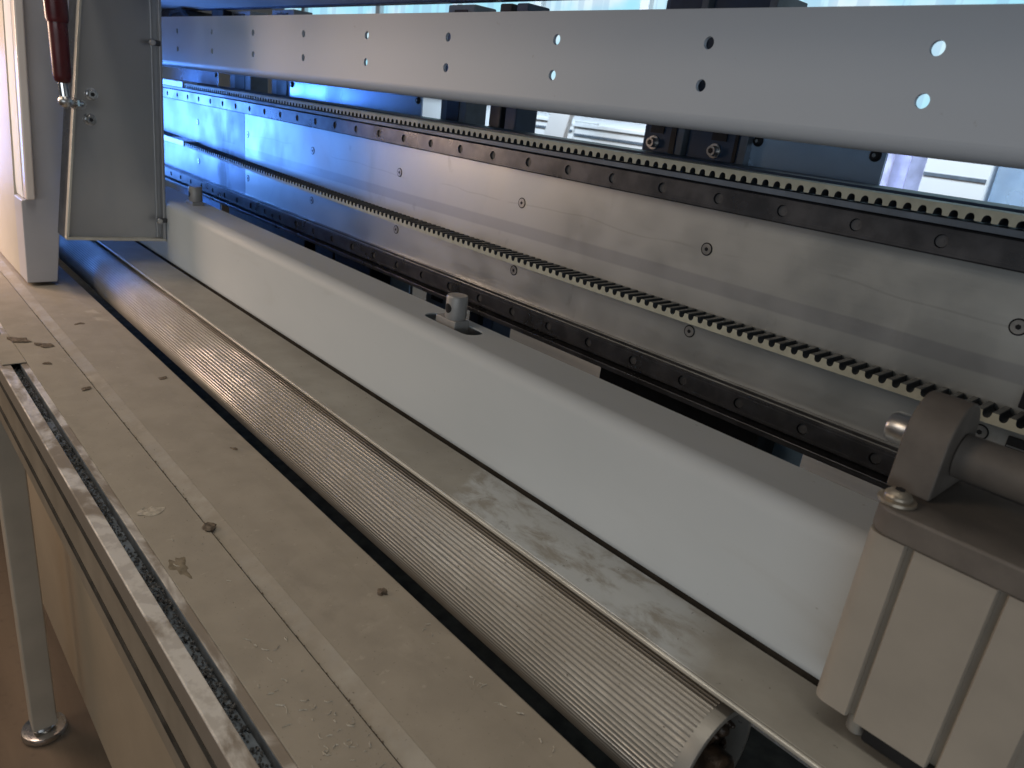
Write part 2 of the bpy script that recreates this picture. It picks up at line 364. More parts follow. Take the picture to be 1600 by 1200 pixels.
# ------------------------------------------------------------------ cover strip
n = NT('strip_dust_wiped'); x = n.pos(0)
wob = n.math('MULTIPLY', n.math('SUBTRACT', n.noise(30, 5), .5), .03)
yy = n.math('MULTIPLY', n.pos(1), .5)
xx = n.math('ADD', n.math('ADD', x, wob), yy)
clean = n.math('MULTIPLY', n.ramp(xx, -.238, -.226), n.ramp(xx, -.022, .022, 1, 0))
sm = n.ramp(n.noise(34, 9, (.8, 1.5, 1), rough=.68, dist=.35, seed=1), .42, .66)
dsp = n.ramp(n.noise(48, 6, seed=12), .63, .72)
f = n.noise(17, 7, rough=.6)
dust = n.mix(n.ramp(f, .3, .7), (.215, .202, .175), (.275, .262, .230))
bare = n.mix(sm, (.48, .498, .50), (.27, .25, .215)); bare = n.mix(n.math('MULTIPLY', dsp, .7), bare, (.14, .125, .10))
amt = n.math('MULTIPLY', clean, n.ramp(n.noise(9, 5, (.6, 1, 1), seed=31), (0.25), .55, .60, .95))
c = n.mix(amt, dust, bare)
spk = n.ramp(n.noise(240, 2, seed=6), .72, .76); c = n.mix(n.math('MULTIPLY', spk, .6), c, (.07, .06, .05))
n.bump(n.noise(500, 4), .14, .0005)
M['strip2'] = n.fin(c, n.math('ADD', n.math('MULTIPLY', amt, -.22), .60), n.math('MULTIPLY', amt, .35))
cs = thing('cover_strip', (-.9, .36, Z(-.2965)), 'flat dusty metal cover strip between roller and white panel', 'cover strip')
MB().box(-2.0, .22, .3345, .3885, Z(-.2965), Z(-.2935)).build('strip_plate', M['strip2'], cs, bevel=.0007)
MB().box(-2.0, .22, .3318, .3344, Z(-.2968), Z(-.2939)).build('edge_bead', M['lip'], cs, bevel=.0009)

# ------------------------------------------------------------------ white cover panel
PY, PT, PB = .3930, Z(-.1965), .4500
wp = thing('white_cover', (-.7, PY, Z(-.30)), 'long white bent sheet cover standing behind the metal strip', 'cover panel')
X0P, X1P = -1.85, .22
fr = [(PY + .0035, Z(-.2942)), (PY + .0012, Z(-.2932)), (PY + .0002, Z(-.2915)), (PY, Z(-.2885)), (PY, PT - .013)] + \
     [(PY + .013 - .013 * math.cos(a), PT - .013 + .013 * math.sin(a)) for a in [R(t) for t in range(10, 91, 10)]]
MB().sheet(fr, X0P, X1P, .0015).build('front_face', M['white'], wp, smooth=35)
MB().box(X0P, X1P, PY + .0042, PY + .0062, Z(-.350), Z(-.270)).build('gap_shade_strip', M['void'], wp)  # added dark strip standing for the shade under the cover
YA, YBk, XS = fr[-1][0], PB, (-.534, -1.232)
HL, HW, SYC = .0385, .0115, .4270
def stad(cx):
    def c(a):
        if a is None: return (cx, SYC)
        u, v = math.cos(a), math.sin(a)
        t = HW / max(abs(v), 1e-9)
        if abs(u * t) > HL - HW:
            e = HL - HW; sx = 1 if u > 0 else -1
            bq = -2 * u * sx * e; cq = e * e - HW * HW
            t = (-bq + math.sqrt(max(0, bq * bq - 4 * cq))) / 2
        return (cx + u * t, SYC + v * t)
    return c
tp = MB(); fT = lambda u, v: (u, v, PT); fB = lambda u, v: (u, v, PT - .0015)
tp.holeplate(-.62, -.45, YA, YBk, stad(-.534), fT, fB, 96)
tp.box(X0P, -.62, YA, YBk, PT - .0015, PT); tp.box(-.45, X1P, YA, YBk, PT - .0015, PT)
tp.build('top_face', M['white'], wp, smooth=30)
MB().box(X0P, X1P, PB - .0015, PB - .0001, PT - .022, PT - .0016).build('back_lip', M['white'], wp)

# clamping pins
def pin(cx, label):
    p = thing('clamp_pin', (cx, .4285, PT - .03), label, 'clamp pin', 'clamp pins in the white panel')
    y = .4285
    M['pin'] = M.get('pin') or simple('grey_cast_pin', (.34, .335, .33), .45, .25, .1, 60, .08)
    MB().box(cx - .0190, cx + .0120, y - .0088, y + .0088, PT - .03, PT + .0055).build('square_base', M['pin'], p, bevel=.0012)
    head = MB().lathe((cx + .001, y, PT + .0055), (cx + .001, y, PT + .0285), [(0, .0098), (.1, .0104), (.92, .0104), (1, .0095)], 36).build('round_head', M['pin'], p, smooth=40)
    hc = []; hr = .0046
    for q, r_ in ((0, .0), (1, .5), (2, 1.0)):
        for k in range(20):
            u = hr * r_ * math.cos(k * math.pi / 10); v = hr * r_ * math.sin(k * math.pi / 10)
            hc.append((cx + .001 + u, y - math.sqrt(.01050 ** 2 - u * u), PT + .0165 + v))
    MB().add(hc, [(q * 20 + k, q * 20 + (k + 1) % 20, q * 20 + 20 + (k + 1) % 20, q * 20 + 20 + k) for q in (0, 1) for k in range(20)]).build('cross_hole', M['black'], head, smooth=60)
pin(-.534, 'grey clamp pin rising from the slot in the middle of the white panel')
pin(-1.218, 'far grey clamp pin beside the metal end plate')

# ------------------------------------------------------------------ gantry beam
FY = .579
gb = thing('gantry_beam', (-.8, .62, Z(-.232)), 'milled aluminium gantry beam carrying two dark guide rails', 'gantry beam')
GX0, GX1 = -1.95, .30
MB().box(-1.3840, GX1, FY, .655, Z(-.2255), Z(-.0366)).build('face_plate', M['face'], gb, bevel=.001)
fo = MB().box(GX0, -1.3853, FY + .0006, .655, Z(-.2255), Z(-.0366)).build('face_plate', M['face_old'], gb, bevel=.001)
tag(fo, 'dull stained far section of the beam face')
MB().box(GX0, GX1, .5565, .655, Z(-.2315), Z(-.2262)).build('bottom_flange', M['rail'], gb, bevel=.0006)
MB().box(GX0, GX1, .5535, .578, Z(-.0362), Z(-.0316)).build('belt_guide', M['post'], gb, bevel=.0005)
MB().box(GX0, GX1, .600, .668, Z(-.0360), Z(-.0208)).build('rear_sill', M['dark_blue'], gb, bevel=.001)
# countersunk screws
M['screw'] = simple('countersunk_screw', (.40, .40, .39), .36, .8, .15, 200, .05)
def facescrew(x, z):
    s = MB().lathe((x, FY + .002, z), (x, FY - .0006, z), [(0, .0051), (1, .0048)], 28).build('screw', M['screw'], gb, smooth=30)
    MB().lathe((x, FY + .0005, z), (x, FY - .0003, z), [(0, .0060), (1, .0059)], 28).build('dark_rim', M['black'], s, smooth=30)
    MB().lathe((x, FY, z), (x, FY - .0009, z), [(0, .0019), (1, .0019)], 6).build('socket', M['black'], s)
    return s
s0 = facescrew(-.1206, Z(-.094)); s0k = list(s0.children)
for row, z, n0 in ((0, -.094, 1), (1, -.1715, 0)):
    for k in range(n0, 7):
        c = part_copy(s0, gb, (-.25 * k, 0, z + .094))
        for q in s0k: part_copy(q, c, (0, 0, 0))
# guide rails with counterbored holes
def rail(zc, xh):
    hw = .0101; yf = .560; yb = FY - .0004
    rl = MB(); side = [(yf + .0006, zc + hw - .0012), (yf + .0018, zc + hw), (yf + .0050, zc + hw), (yf + .0072, zc + hw - .0018), (yf + .0100, zc + hw - .0018), (yf + .0125, zc + hw), (yb, zc + hw)]
    prof = side + [(y, 2 * zc - z) for y, z in side[::-1]]
    n = len(prof)
    vs = [(x, y, z) for x in (GX0, GX1) for y, z in prof]
    rl.add(vs, [(i, i + 1, n + i + 1, n + i) for i in range(n - 1)])
    x = xh
    while x > GX0 + .06: x -= .06
    while x < GX1 - .04:
        cur = lambda a, x=x: (x, zc) if a is None else (x + .0047 * math.cos(a), zc + .0047 * math.sin(a))
        rl.holeplate(x - .03, x + .03, zc - hw + .0012, zc + hw - .0012, cur, lambda u, v: (u, yf, v), lambda u, v: (u, yf + .0085, v), 20)
        x += .06
    # chamfer strips joining front plate and sides
    for sg in (1, -1):
        rl.add([(GX0, yf, zc + sg * (hw - .0012)), (GX1, yf, zc + sg * (hw - .0012)), (GX1, yf + .0006, zc + sg * (hw - .0012)), (GX0, yf + .0006, zc + sg * (hw - .0012))], [(0, 1, 2, 3)])
        rl.box(GX0, GX1, yf - .0003, yf + .0003, zc + sg * .0066 - .0003, zc + sg * .0066 + .0003)
    o = rl.build('guide_rail', M['rail'], gb, smooth=30)
    first = None; x = xh
    while x > GX0 + .06: x -= .06
    i = 0
    while x < GX1 - .04:
        if first is None:
            b = MB().lathe((x, yf + .0084, zc), (x, yf + .0018, zc), [(0, .00455), (.9, .00455), (1, .0042)], 16)
            b.lathe((x, yf + .0020, zc), (x, yf + .0016, zc), [(0, .0018), (1, .0018)], 6)
            first = b.build('rail_bolt', M['railcap'], o, smooth=30)
        else: part_copy(first, o, (.06 * i, 0, 0))
        x += .06; i += 1
rail(Z(-.0474), -.1776); rail(Z(-.2128), -.1752)

# ------------------------------------------------------------------ timing belt
tb = thing('timing_belt', (-.8, .5645, Z(-.157)), 'cream toothed drive belt looping along the gantry beam', 'belt')
BY0, BY1 = .5512, .5782
def beltrun(zfun, up, x0, x1, xg, name):
    m = MB(); mf = MB(); base, th = .0033, .0047
    k0 = int((x0 - xg) / .01); k1 = int((x1 - xg) / .01)
    sg = 1 if up else -1
    prof = []
    for k in range(k0, k1):
        x = xg + k * .01                              # centre of a gap
        for dx, h in ((-.0029, 0.96), (-.0027, .55), (-.0022, .24), (-.0012, .04), (0, 0), (.0012, .04), (.0022, .24), (.0027, .55), (.0029, .96), (.0033, 1), (.0067, 1)):
            prof.append((x + dx, h))
    top = [(x, zfun(x) + sg * (base + th * h)) for x, h in prof]
    bot = [(x, zfun(x)) for x, h in prof]
    n = len(top)
    # two edges, back, and toothed face
    e = MB(); vs = []
    for y in (BY0, BY1): vs += [(x, y, z) for x, z in top] + [(x, y, z) for x, z in bot]
    fs = []
    for i in range(n - 1):
        fs += [(i, i + 1, n + i + 1, n + i), (2 * n + i, 3 * n + i, 3 * n + i + 1, 2 * n + i + 1), (n + i, n + i + 1, 3 * n + i + 1, 3 * n + i)]
    e.add(vs, fs); e.build(name, M['belt'], tb)
    t = MB().add([(x, y, z) for y in (BY0, BY1) for x, z in top], [(i, i + 1, n + i + 1, n + i) for i in range(n - 1)])
    t.build('toothed_face', M['beltface'], tb, smooth=50)
    q = MB()
    for i in range(9, n - 1, 11): q.add([(top[j][0] + e_, y, top[j][1] + sg * .00008) for j, e_ in ((i, 0), (i + 1, 0)) for y in (BY0 + .0001, BY1 - .0001)], [(0, 1, 3, 2)])
    q.build('tooth_crowns', M['beltcrown'], tb)
beltrun(lambda x: Z(-.1570) + .0100 * (x + .45) ** 2, True, -1.93, .28, -.1645, 'lower_run')
beltrun(lambda x: Z(-.0222), False, -1.93, .28, -.1725, 'upper_run')
M['clampwhite'] = simple('pale_clamp_block', (.75, .77, .80), .4, .2, .04, 20, .05)
MB().box(-1.755, -1.612, BY0 - .0025, FY - .001, Z(-.0310), Z(-.0195)).build('belt_clamp', M['clampwhite'], tb, bevel=.001)
zc = -.1573 + .01 * 1.23 ** 2
MB().box(-1.86, -1.62, BY0 - .002, FY - .001, Z(zc - .002), Z(zc + .009)).build('belt_clamp', M['clampwhite'], tb, bevel=.001)

# dark carriage catch at the right of the beam face
ca = thing('carriage_catch', (-.09, .57, Z(-.17)), 'black slotted catch block on the beam face at the right edge', 'catch block')
MB().box(-.1030, -.06, .5760, .5785, Z(-.1770), Z(-.1665)).build('slot_plate', M['black'], ca, bevel=.0005)
MB().box(-.1020, -.06, .5755, .5760, Z(-.1738), Z(-.1728)).build('slot_tongue', M['zinc'], ca)
cb = thing('carriage_block', (-.08, .57, Z(-.15)), 'black carriage block above the belt at the far right', 'carriage block')
MB().box(-.1040, -.05, .5740, .5785, Z(-.1455), Z(-.1310)).build('block_body', M['black'], cb, bevel=.001)
MB().box(-.1000, -.05, .5725, .5740, Z(-.1395), Z(-.1370)).build('block_rib', M['rail'], cb)

# ------------------------------------------------------------------ perforated beam
pb = thing('perforated_beam', (-.7, .466, Z(-.005)), 'silver painted channel beam with paired round holes', 'channel beam')
BYF, BZT, BZB = .4643, Z(.0822), Z(.0042)
pm = MB(); fF = lambda u, v: (u, BYF, v); fK = lambda u, v: (u, BYF + .003, v)
hx = [.0 - .1795 - .15 * k for k in range(-2, 10)]
e = []
for x in hx:
    a0, a1 = x - .075, x + .075
    for vz, lo, hi in ((Z(.0607), Z(.047), BZT), (Z(.0333), BZB + .010, Z(.047))):
        c = lambda a, x=x, vz=vz: (x, vz) if a is None else (x + .0041 * math.cos(a), vz + .0041 * math.sin(a))
        pm.holeplate(a0, a1, lo, hi, c, fF, fK, 28)
xl, xr = hx[-1] - .075, hx[0] + .075
pm.build('web', M['beam'], pb, smooth=25)
ar = [(BYF + .010 - .010 * math.cos(a), BZB + .010 - .010 * math.sin(a)) for a in [R(t) for t in range(0, 91, 9)]]
MB().sheet(ar + [(BYF + .045, BZB)], xl, xr, -.003).build('bottom_flange', M['beam'], pb, smooth=35)
MB().box(xl, xr, BYF + .0004, BYF + .045, BZT - .003, BZT - .0001).build('top_flange', M['beam'], pb)

# ------------------------------------------------------------------ end plate
ep = thing('end_plate', (-1.26, .33, Z(-.262)), 'grey galvanised end plate hanging above the far end of the roller', 'plate')
PX = -1.26
q = [(.2495, -.2560), (.3915, -.2610), (.3993, .10), (.2945, .10)]
def quadplate(q, x0, x1): return MB().add([(x, y, Z(z)) for x in (x0, x1) for y, z in q], [(0, 1, 2, 3), (7, 6, 5, 4), (0, 4, 5, 1), (1, 5, 6, 2), (2, 6, 7, 3), (3, 7, 4, 0)])
quadplate(q, PX - .002, PX).build('sheet', M['plate'], ep)
def strip(a, b, w, x0, x1):
    a = Vector(a); b = Vector(b); t = (b - a).normalized(); nn = Vector((-t.y, t.x)) * w
    return quadplate([tuple(a), tuple(b), tuple(b + nn), tuple(a + nn)], x0, x1)
strip(q[0], q[1], .0042, PX + .0004, PX + .012).build('bottom_rim', M['lip'], ep, bevel=.0008)
strip((.3992, .10), (.3914, -.2566), -.0042, PX + .0004, PX + .012).build('side_rim', M['plate'], ep, bevel=.0008)
strip((.2945, .10), (.2497, -.2515), .0036, PX + .0004, PX + .012).build('side_rim', M['lip'], ep, bevel=.0008)
MB().add([(x, y, Z(z)) for x in (PX - .045, PX - .0022) for y, z in ((.2497, -.2555), (.2947, .10), (.2967, .10), (.2517, -.2555))], [(0, 1, 2, 3), (7, 6, 5, 4), (0, 4, 5, 1), (1, 5, 6, 2), (2, 6, 7, 3), (3, 7, 4, 0)]).build('gap_cover_flange', M['rail'], ep)  # dark flange added to hide the blue glow beside the column
strip((.3855, .10), (.3795, -.2560), .0030, PX + .0004, PX + .004).build('inner_bead', M['plate'], ep, bevel=.0008)
for y, z in ((.3868, .0338), (.3850, -.2267)):
    c = MB().box(PX + .012, PX + .016, y - .008, y + .008, Z(z) - .0035, Z(z) + .0035).build('clip', M['rail'], ep, bevel=.001)
    MB().cyl((PX + .016, y - .005, Z(z)), (PX + .022, y - .005, Z(z)), .0045, 16, .001).build('clip_pin', M['zinc'], c, smooth=40)
for y, z, m in ((.3000, -.0470, 'chrome'), (.2955, -.0820, 'zinc')):
    s = MB().lathe((PX, y, Z(z)), (PX + .009, y, Z(z)), [(0, .0085), (.2, .0088), (.22, .0066), (.85, .0064), (1, .0052)], 24).build('bolt', M[m], ep, smooth=35)
    MB().cyl((PX + .009, y, Z(z)), (PX + .0094, y, Z(z)), .003, 6).build('socket', M['black'], s)

# ------------------------------------------------------------------ side column + visor + strut
sc = thing('side_column', (-1.37, .23, Z(-.338)), 'pale grey painted column standing on the table at the left', 'column')
cp = [(.2059, -.3379), (.2471, -.3379), (.2642, -.1971), (.3008, .105), (.2363, .105), (.2273, -.2064), (.2096, -.2108)]
MB().prism([(y, Z(z)) for y, z in cp], -1.382, -1.325).build('column_face', M['grey_paint'], sc, bevel=.0015)
MB().prism([(.2064, Z(-.3379)), (.2464, Z(-.3379)), (.2464, Z(-.3285)), (.3110, Z(.105)), (.2243, Z(.105)), (.2103, Z(-.2111))], -2.1, -1.3822).build('column_web', M['warm_lit_paint'], sc)
vi = thing('visor', (-1.7, .22, Z(-.208)), 'bright milky safety visor panel lit by warm light at the left edge', 'visor')
MB().prism([(y, Z(z)) for y, z in [(.2141, -.2081), (.2262, -.2081), (.2380, .105), (.2260, .105)]], -2.1, -1.311).build('visor_sheet', M['visor'], vi, bevel=.003)
MB().prism([(y, Z(z)) for y, z in [(.2136, -.1928), (.2140, -.2075), (.2260, .105), (.2256, .105)]], -2.0, -1.331).build('visor_trim', M['room'], vi)
gs = thing('gas_strut', (-1.2, .252, Z(-.06)), 'dark red gas strut with chrome end fixed to the end plate', 'strut')
MB().lathe((-1.2, .2505, Z(.16)), (-1.2, .2524, Z(.040)), [(0, .0140), (.96, .0140), (1, .0128)], 28).build('outer_tube', M['redtube'], gs, smooth=40)
MB().lathe((-1.2, .2524, Z(.042)), (-1.2, .2524, Z(-.034)), [(0, .0118), (.88, .0112), (.97, .0095), (1, .0065)], 28).build('inner_tube', M['redtube'], gs, smooth=40)
MB().cyl((-1.2, .2524, Z(-.032)), (-1.2, .2535, Z(-.052)), .0062, 20, .0008).build('rod_end', M['chrome'], gs, smooth=40)
bs = MB(); bs.lathe((-1.2, .2536, Z(-.066)), (-1.2, .2536, Z(-.048)), [(0, .002), (.15, .0062), (.35, .0085), (.6, .0088), (.85, .006), (1, .0035)], 24)
bs.build('ball_socket', M['zinc'], gs, smooth=60)
bk = MB().cyl((-1.2, .2560, Z(-.058)), (-1.212, .276, Z(-.060)), .0045, 16, .0005); bk.lathe((-1.204, .2640, Z(-.0590)), (-1.206, .2670, Z(-.0593)), [(0, .008), (1, .008)], 6)
bk.lathe((-1.212, .276, Z(-.0600)), (-1.2585, .285, Z(-.063)), [(0, .0065), (1, .0065)], 16)
bk.build('ball_stud', M['zinc'], gs, smooth=40)

# ------------------------------------------------------------------ pneumatic actuator, near right
ac = thing('clamp_cylinder', (-.06, .39, Z(-.279)), 'tan grooved pneumatic cylinder block with dark top plate at the right', 'cylinder')
AY, AZ0, AZ1 = .360, Z(-.2785), Z(-.1728)
AX0 = -.1065
def body_prof():
    p = []
    def arc(cx, cy, r, a0, a1, k=6):
        for i in range(k + 1):
            a = R(a0 + (a1 - a0) * i / k); p.append((cx + r * math.cos(a), cy + r * math.sin(a)))
    arc(AX0 + .007, AY + .007, .007, 180, 270)
    for gx in (-.0862, -.0455):
        p.extend([(gx - .0016, AY), (gx - .0008, AY + .0016), (gx - .0008, AY + .0050), (gx + .0024, AY + .0050), (gx + .0026, AY + .0012), (gx + .0034, AY)])
    p.extend([(-.0185, AY), (-.0165, AY + .004), (-.0165, AY + .010), (-.0035, AY + .010), (-.0030, AY + .001), (.030, AY)])
    arc(.050, AY + .010, .010, 270, 360); arc(.050, AY + .060, .010, 0, 90); arc(AX0 + .010, AY + .060, .010, 90, 180)
    return p
MB().prism(body_prof(), AZ0, AZ1, True, 'Z').build('body', M['body'], ac, smooth=35)
cap = [(AX0 - .0008 + .012 + .012 * math.cos(R(a)), AY - .0012 + .012 + .012 * math.sin(R(a))) for a in range(180, 271, 15)] + \
      [(.052, AY - .0012), (.052, AY + .075), (AX0 + .012, AY + .075), (AX0 - .0008, AY + .063)]
MB().prism(cap, AZ1 + .0002, Z(-.1580), True, 'Z').build('top_plate', M['fixed'], ac, bevel=.0018)
sx, sy = -.1005, .3715
ws = MB().lathe((sx, sy, Z(-.158)), (sx, sy, Z(-.1560)), [(0, .0088), (.3, .0092), (1, .0090)], 32).build('washer', M['dustyscrew'], ac, smooth=35)
sb = MB().lathe((sx, sy, Z(-.156)), (sx, sy, Z(-.1512)), [(0, .0066), (.25, .0070), (.6, .0060), (.9, .0042), (1, .0034)], 32).build('button_screw', M['dustyscrew'], ac, smooth=50)
MB().cyl((sx, sy, Z(-.1514)), (sx, sy, Z(-.1508)), .0026, 6).build('socket', M['black'], sb)
# lug
lc, lz, lr = .4085, -.1300, .0215
lp = [(lc - lr - .001, -.1578)] + [(lc + lr * math.cos(R(a)), lz + lr * math.sin(R(a))) for a in range(180, -1, -12)] + [(lc + lr + .004, -.1578)]
MB().prism([(y, Z(z)) for y, z in lp], -.1120, -.0905).build('lug', M['fixed'], ac, bevel=.0012)
sh = MB().cyl((-.0904, lc + .002, Z(-.1365)), (.12, lc + .002, Z(-.1365)), .0118, 32, .0008).build('shaft', M['fixed'], ac, smooth=40)
wl = MB().lathe((-.1122, lc + .001, Z(-.134)), (-.1152, lc + .001, Z(-.134)), [(0, .0125), (.7, .0125), (1, .0115)], 32).build('lug_washer', M['dustyscrew'], ac, smooth=35)
MB().lathe((-.1152, lc + .001, Z(-.134)), (-.1260, lc + .001, Z(-.134)), [(0, .0088), (.8, .0088), (1, .0074)], 28).build('cap_bolt', M['zinc'], ac, smooth=40)
MB().cyl((-.0835, .372, Z(-.291)), (-.0835, .372, AZ0 - .0001), .0052, 20, .0005).build('piston_rod', M['alu'], ac, smooth=40)
MB().box(-.078, -.03, .362, .41, Z(-.2885), AZ0 - .0002).build('rod_guide', M['black'], ac, bevel=.002)
MB().cyl((-.0448, AY + .003, AZ0 - .0006), (-.0448, AY + .003, AZ0 + .001), .0022, 14).build('port_hole', M['black'], ac)

# ------------------------------------------------------------------ rear frame behind the beam
def rpanel(x0, x1, label, ztop=.0085):
    p = thing('back_cover', ((x0 + x1) / 2, .70, Z(-.35)), label, 'sheet cover', 'blue grey sheet panels behind the beam')
    MB().box(x0, x1, .700, .7025, Z(-.35), Z(ztop)).build('sheet', M['panel'], p, bevel=.0008)
    for x in (x0 + .010, x1 - .010):
        s = MB().lathe((x, .700, Z(ztop - .008)), (x, .6965, Z(ztop - .008)), [(0, .0055), (.5, .0052), (1, .0035)], 16).build('screw', M['black'], p, smooth=40)
        MB().cyl((x, .6966, Z(ztop - .008)), (x, .6960, Z(ztop - .008)), .0018, 6).build('socket', M['zinc'], s)
rpanel(-2.5, -1.822, 'blue-lit sheet panel at the far end behind the beam')
rpanel(-1.455, -1.003, 'wide blue-lit sheet panel left of the dark posts')
rpanel(-.425, -.2865, 'dim blue-lit sheet panel right of the motor brackets', .0105)
def rpost(x0, x1, label, mat='post', zt=.135, slot=True, d=.04):
    p = thing('rear_post', ((x0 + x1) / 2, .72, 0), label, 'post', 'upright posts behind the beam')
    b = MB().box(x0, x1, .706, .706 + d, 0, Z(zt)).build('upright', M[mat], p, bevel=.002)
    if slot:
        w = (x1 - x0)
        MB().box(x0 + w * .28, x1 - w * .25, .7045, .7062, Z(-.30), Z(.128)).build('cable_slot', M['black'], p)
rpost(-1.768, -1.655, 'grey upright post at the far end with a dark slot')
rpost(-1.552, -1.455, 'blue grey upright post left of the wide panel')
rpost(-.962, -.900, 'grey upright post with a black slot right of the wide panel')
rpost(-.846, -.822, 'thin dark post beside the bright window gap', 'black', slot=False)
rpost(-.812, -.7895, 'narrow blue post left of the bright window gap', 'dark_blue', slot=False)
rpost(-.566, -.5535, 'slim blue post right of the bright window gap', 'dark_blue', slot=False)
def bracket(x0, x1, sx, label):
    p = thing('motor_bracket', ((x0 + x1) / 2, .70, Z(-.05)), label, 'bracket', 'dark motor brackets behind the beam')
    MB().box(x0, x1, .695, .735, Z(-.05), Z(.135)).build('bracket_body', M['dark_blue'], p, bevel=.002)
    MB().box(x1 + .0005, x1 + .009, .690, .745, Z(-.05), Z(.135)).build('side_flange', M['post'], p, bevel=.001)
    MB().box(sx - .006, sx + .012, .6935, .6951, Z(-.002), Z(.05)).build('slot', M['black'], p)
    MB().box(sx + .022, x1 - .004, .6938, .6951, Z(-.045), Z(.05)).build('recess', M['black'], p)
    s = MB().lathe((sx, .6948, Z(-.0125)), (sx, .687, Z(-.0125)), [(0, .0075), (.2, .0075), (.21, .0052), (1, .0050)], 20).build('cap_screw', M['zinc'], p, smooth=40)
    MB().cyl((sx, .6872, Z(-.0125)), (sx, .6866, Z(-.0125)), .003, 6).build('socket', M['black'], s)
bracket(-.553, -.508, -.541, 'left dark motor bracket with a cap screw behind the beam')
bracket(-.4965, -.430, -.460, 'right dark motor bracket with a cap screw beside the blue panel')
# hood lid over the machine
hl = thing('hood_lid', (-1, .5, Z(.137)), 'dark underside of the raised hood above the silver beam', 'hood')
MB().box(-2.4, .4, .30, .700, Z(.1370), Z(.1385)).build('underside', M['hood'], hl)
MB().box(-2.4, .4, .685, .7002, Z(.1352), Z(.1369)).build('rear_lip', M['dark_blue'], hl)
for x in (-1.30, -1.15): MB().box(x, x + .012, .60, .612, Z(.1345), Z(.1368)).build('rivet', M['black'], hl, bevel=.002)
dm = thing('drive_motor', (-2.0, .68, Z(.09)), 'dark drive motor box tucked under the hood at the far end', 'motor')
MB().box(-2.15, -1.90, .66, .74, Z(.085), Z(.1325)).build('housing', M['black'], dm, bevel=.006)
MB().tube([(-2.0, .652, Z(.10)), (-1.96, .648, Z(.124)), (-1.9, .648, Z(.128)), (-1.86, .650, Z(.115)), (-1.85, .655, Z(.085))], .004, 8).build('cable', M['black'], dm, smooth=60)
MB().box(-1.80, -1.735, .68, .70, Z(.10), Z(.1328)).build('terminal_box', M['black'], dm, bevel=.002)
# dark cross frame below the beam, seen through the slit behind the white panel
for i, (x0, x1, lab) in enumerate(((-1.67, -1.30, 'black frame block under the beam beyond the far clamp pin'), (-1.262, -1.190, 'small dark bracket under the beam at the middle of its far half'),
        (-1.185, -1.06, 'dark cross tie under the beam left of the clamp pin'), (-.535, -.318, 'black frame block under the near half of the beam'))):
    p = thing('cross_tie', ((x0 + x1) / 2, .7, Z(-.42)), lab, 'frame block', 'dark frame blocks under the beam')
    MB().box(x0, x1, .66, .75, Z(-.42), Z(-.235)).build('tie_body', M['black'], p, bevel=.003)
    MB().box(x0 + .01, x1 - .012, .655, .6598, Z(-.40), Z(-.37)).build('tie_rib', M['rail'], p)

# ------------------------------------------------------------------ room beyond the machine
wd = thing('window', (-2.6, 3.26, Z(.15)), 'bright daylight window in the room wall behind the machine', 'window')
MB().box(-6.9, 1.2, 3.26, 3.28, Z(.16), Z(1.3)).build('pane', M['daylight'], wd)
for x in (-6.5, -5.3, -4.35, -3.55, -2.75, -1.95, -.72): MB().box(x, x + .06, 3.22, 3.259, Z(.16), Z(1.3)).build('mullion', M['room'], wd, bevel=.004)
MB().box(-6.9, 1.2, 3.20, 3.27, Z(.10), Z(.159)).build('sill', M['room'], wd, bevel=.006)
def cab(x0, x1, y, zt, label, mat='cabinet', line=None):
    p = thing('cabinet', ((x0 + x1) / 2, y, 0), label, 'cabinet', 'cabinets in the room behind the machine')
    MB().box(x0, x1, y, y + .18, 0, Z(zt)).build('carcass', M[mat], p, bevel=.01)
    if line: MB().box(x0 + .01, x1 - .01, y - .006, y - .001, Z(line), Z(line) + .012).build('drawer_gap', M['post'], p)
    MB().box(x0 - .01, x1 + .01, y - .012, y + .185, Z(zt) + .001, Z(zt) + .02).build('worktop', M['room'], p, bevel=.003)
cab(-1.09, -.86, 3.0, .14, 'white cabinet with one drawer line seen at the right below the beam', line=-.035)
cab(-.85, -.3, 3.0, .16, 'blue grey cabinet beside the white one at the right edge', 'panel')
cab(-3.6, -2.9, 3.02, -.02, 'low white cabinet behind the machine left of the window gap', line=-.06)
cab(-2.88, -2.35, 3.0, -.03, 'low white cabinet behind the machine under the window', line=-.075)
lb = thing('leaning_board', (-2.8, 2.7, 0), 'pale board leaning behind the machine in the window gap', 'board')
bb = MB(); bb.add([(x_ + d_, 2.70 + e_, z_) for x_, z_ in ((-2.84, Z(-.25)), (-2.70, Z(-.25)), (-2.56, Z(.30)), (-2.70, Z(.30))) for d_, e_ in ((0, 0), (0, .03))], [(0, 2, 4, 6), (7, 5, 3, 1), (0, 1, 3, 2), (2, 3, 5, 4), (4, 5, 7, 6), (6, 7, 1, 0)])
bb.build('plank', M['room'], lb, bevel=.004)
cu = thing('cloth_bundle', (-1.2, 3.0, 0), 'lavender cloth hanging behind the blue panel at the right', 'cloth')
pf = [(-1.30 + .02 * i, 2.98 + .018 * math.sin(i * 1.9) + .01 * math.sin(i * 4.1)) for i in range(12)]
MB().prism(pf + [(x, y + .03) for x, y in pf[::-1]], Z(-.6), Z(.12), True, 'Z').build('folds', M['lavender'], cu, smooth=60)

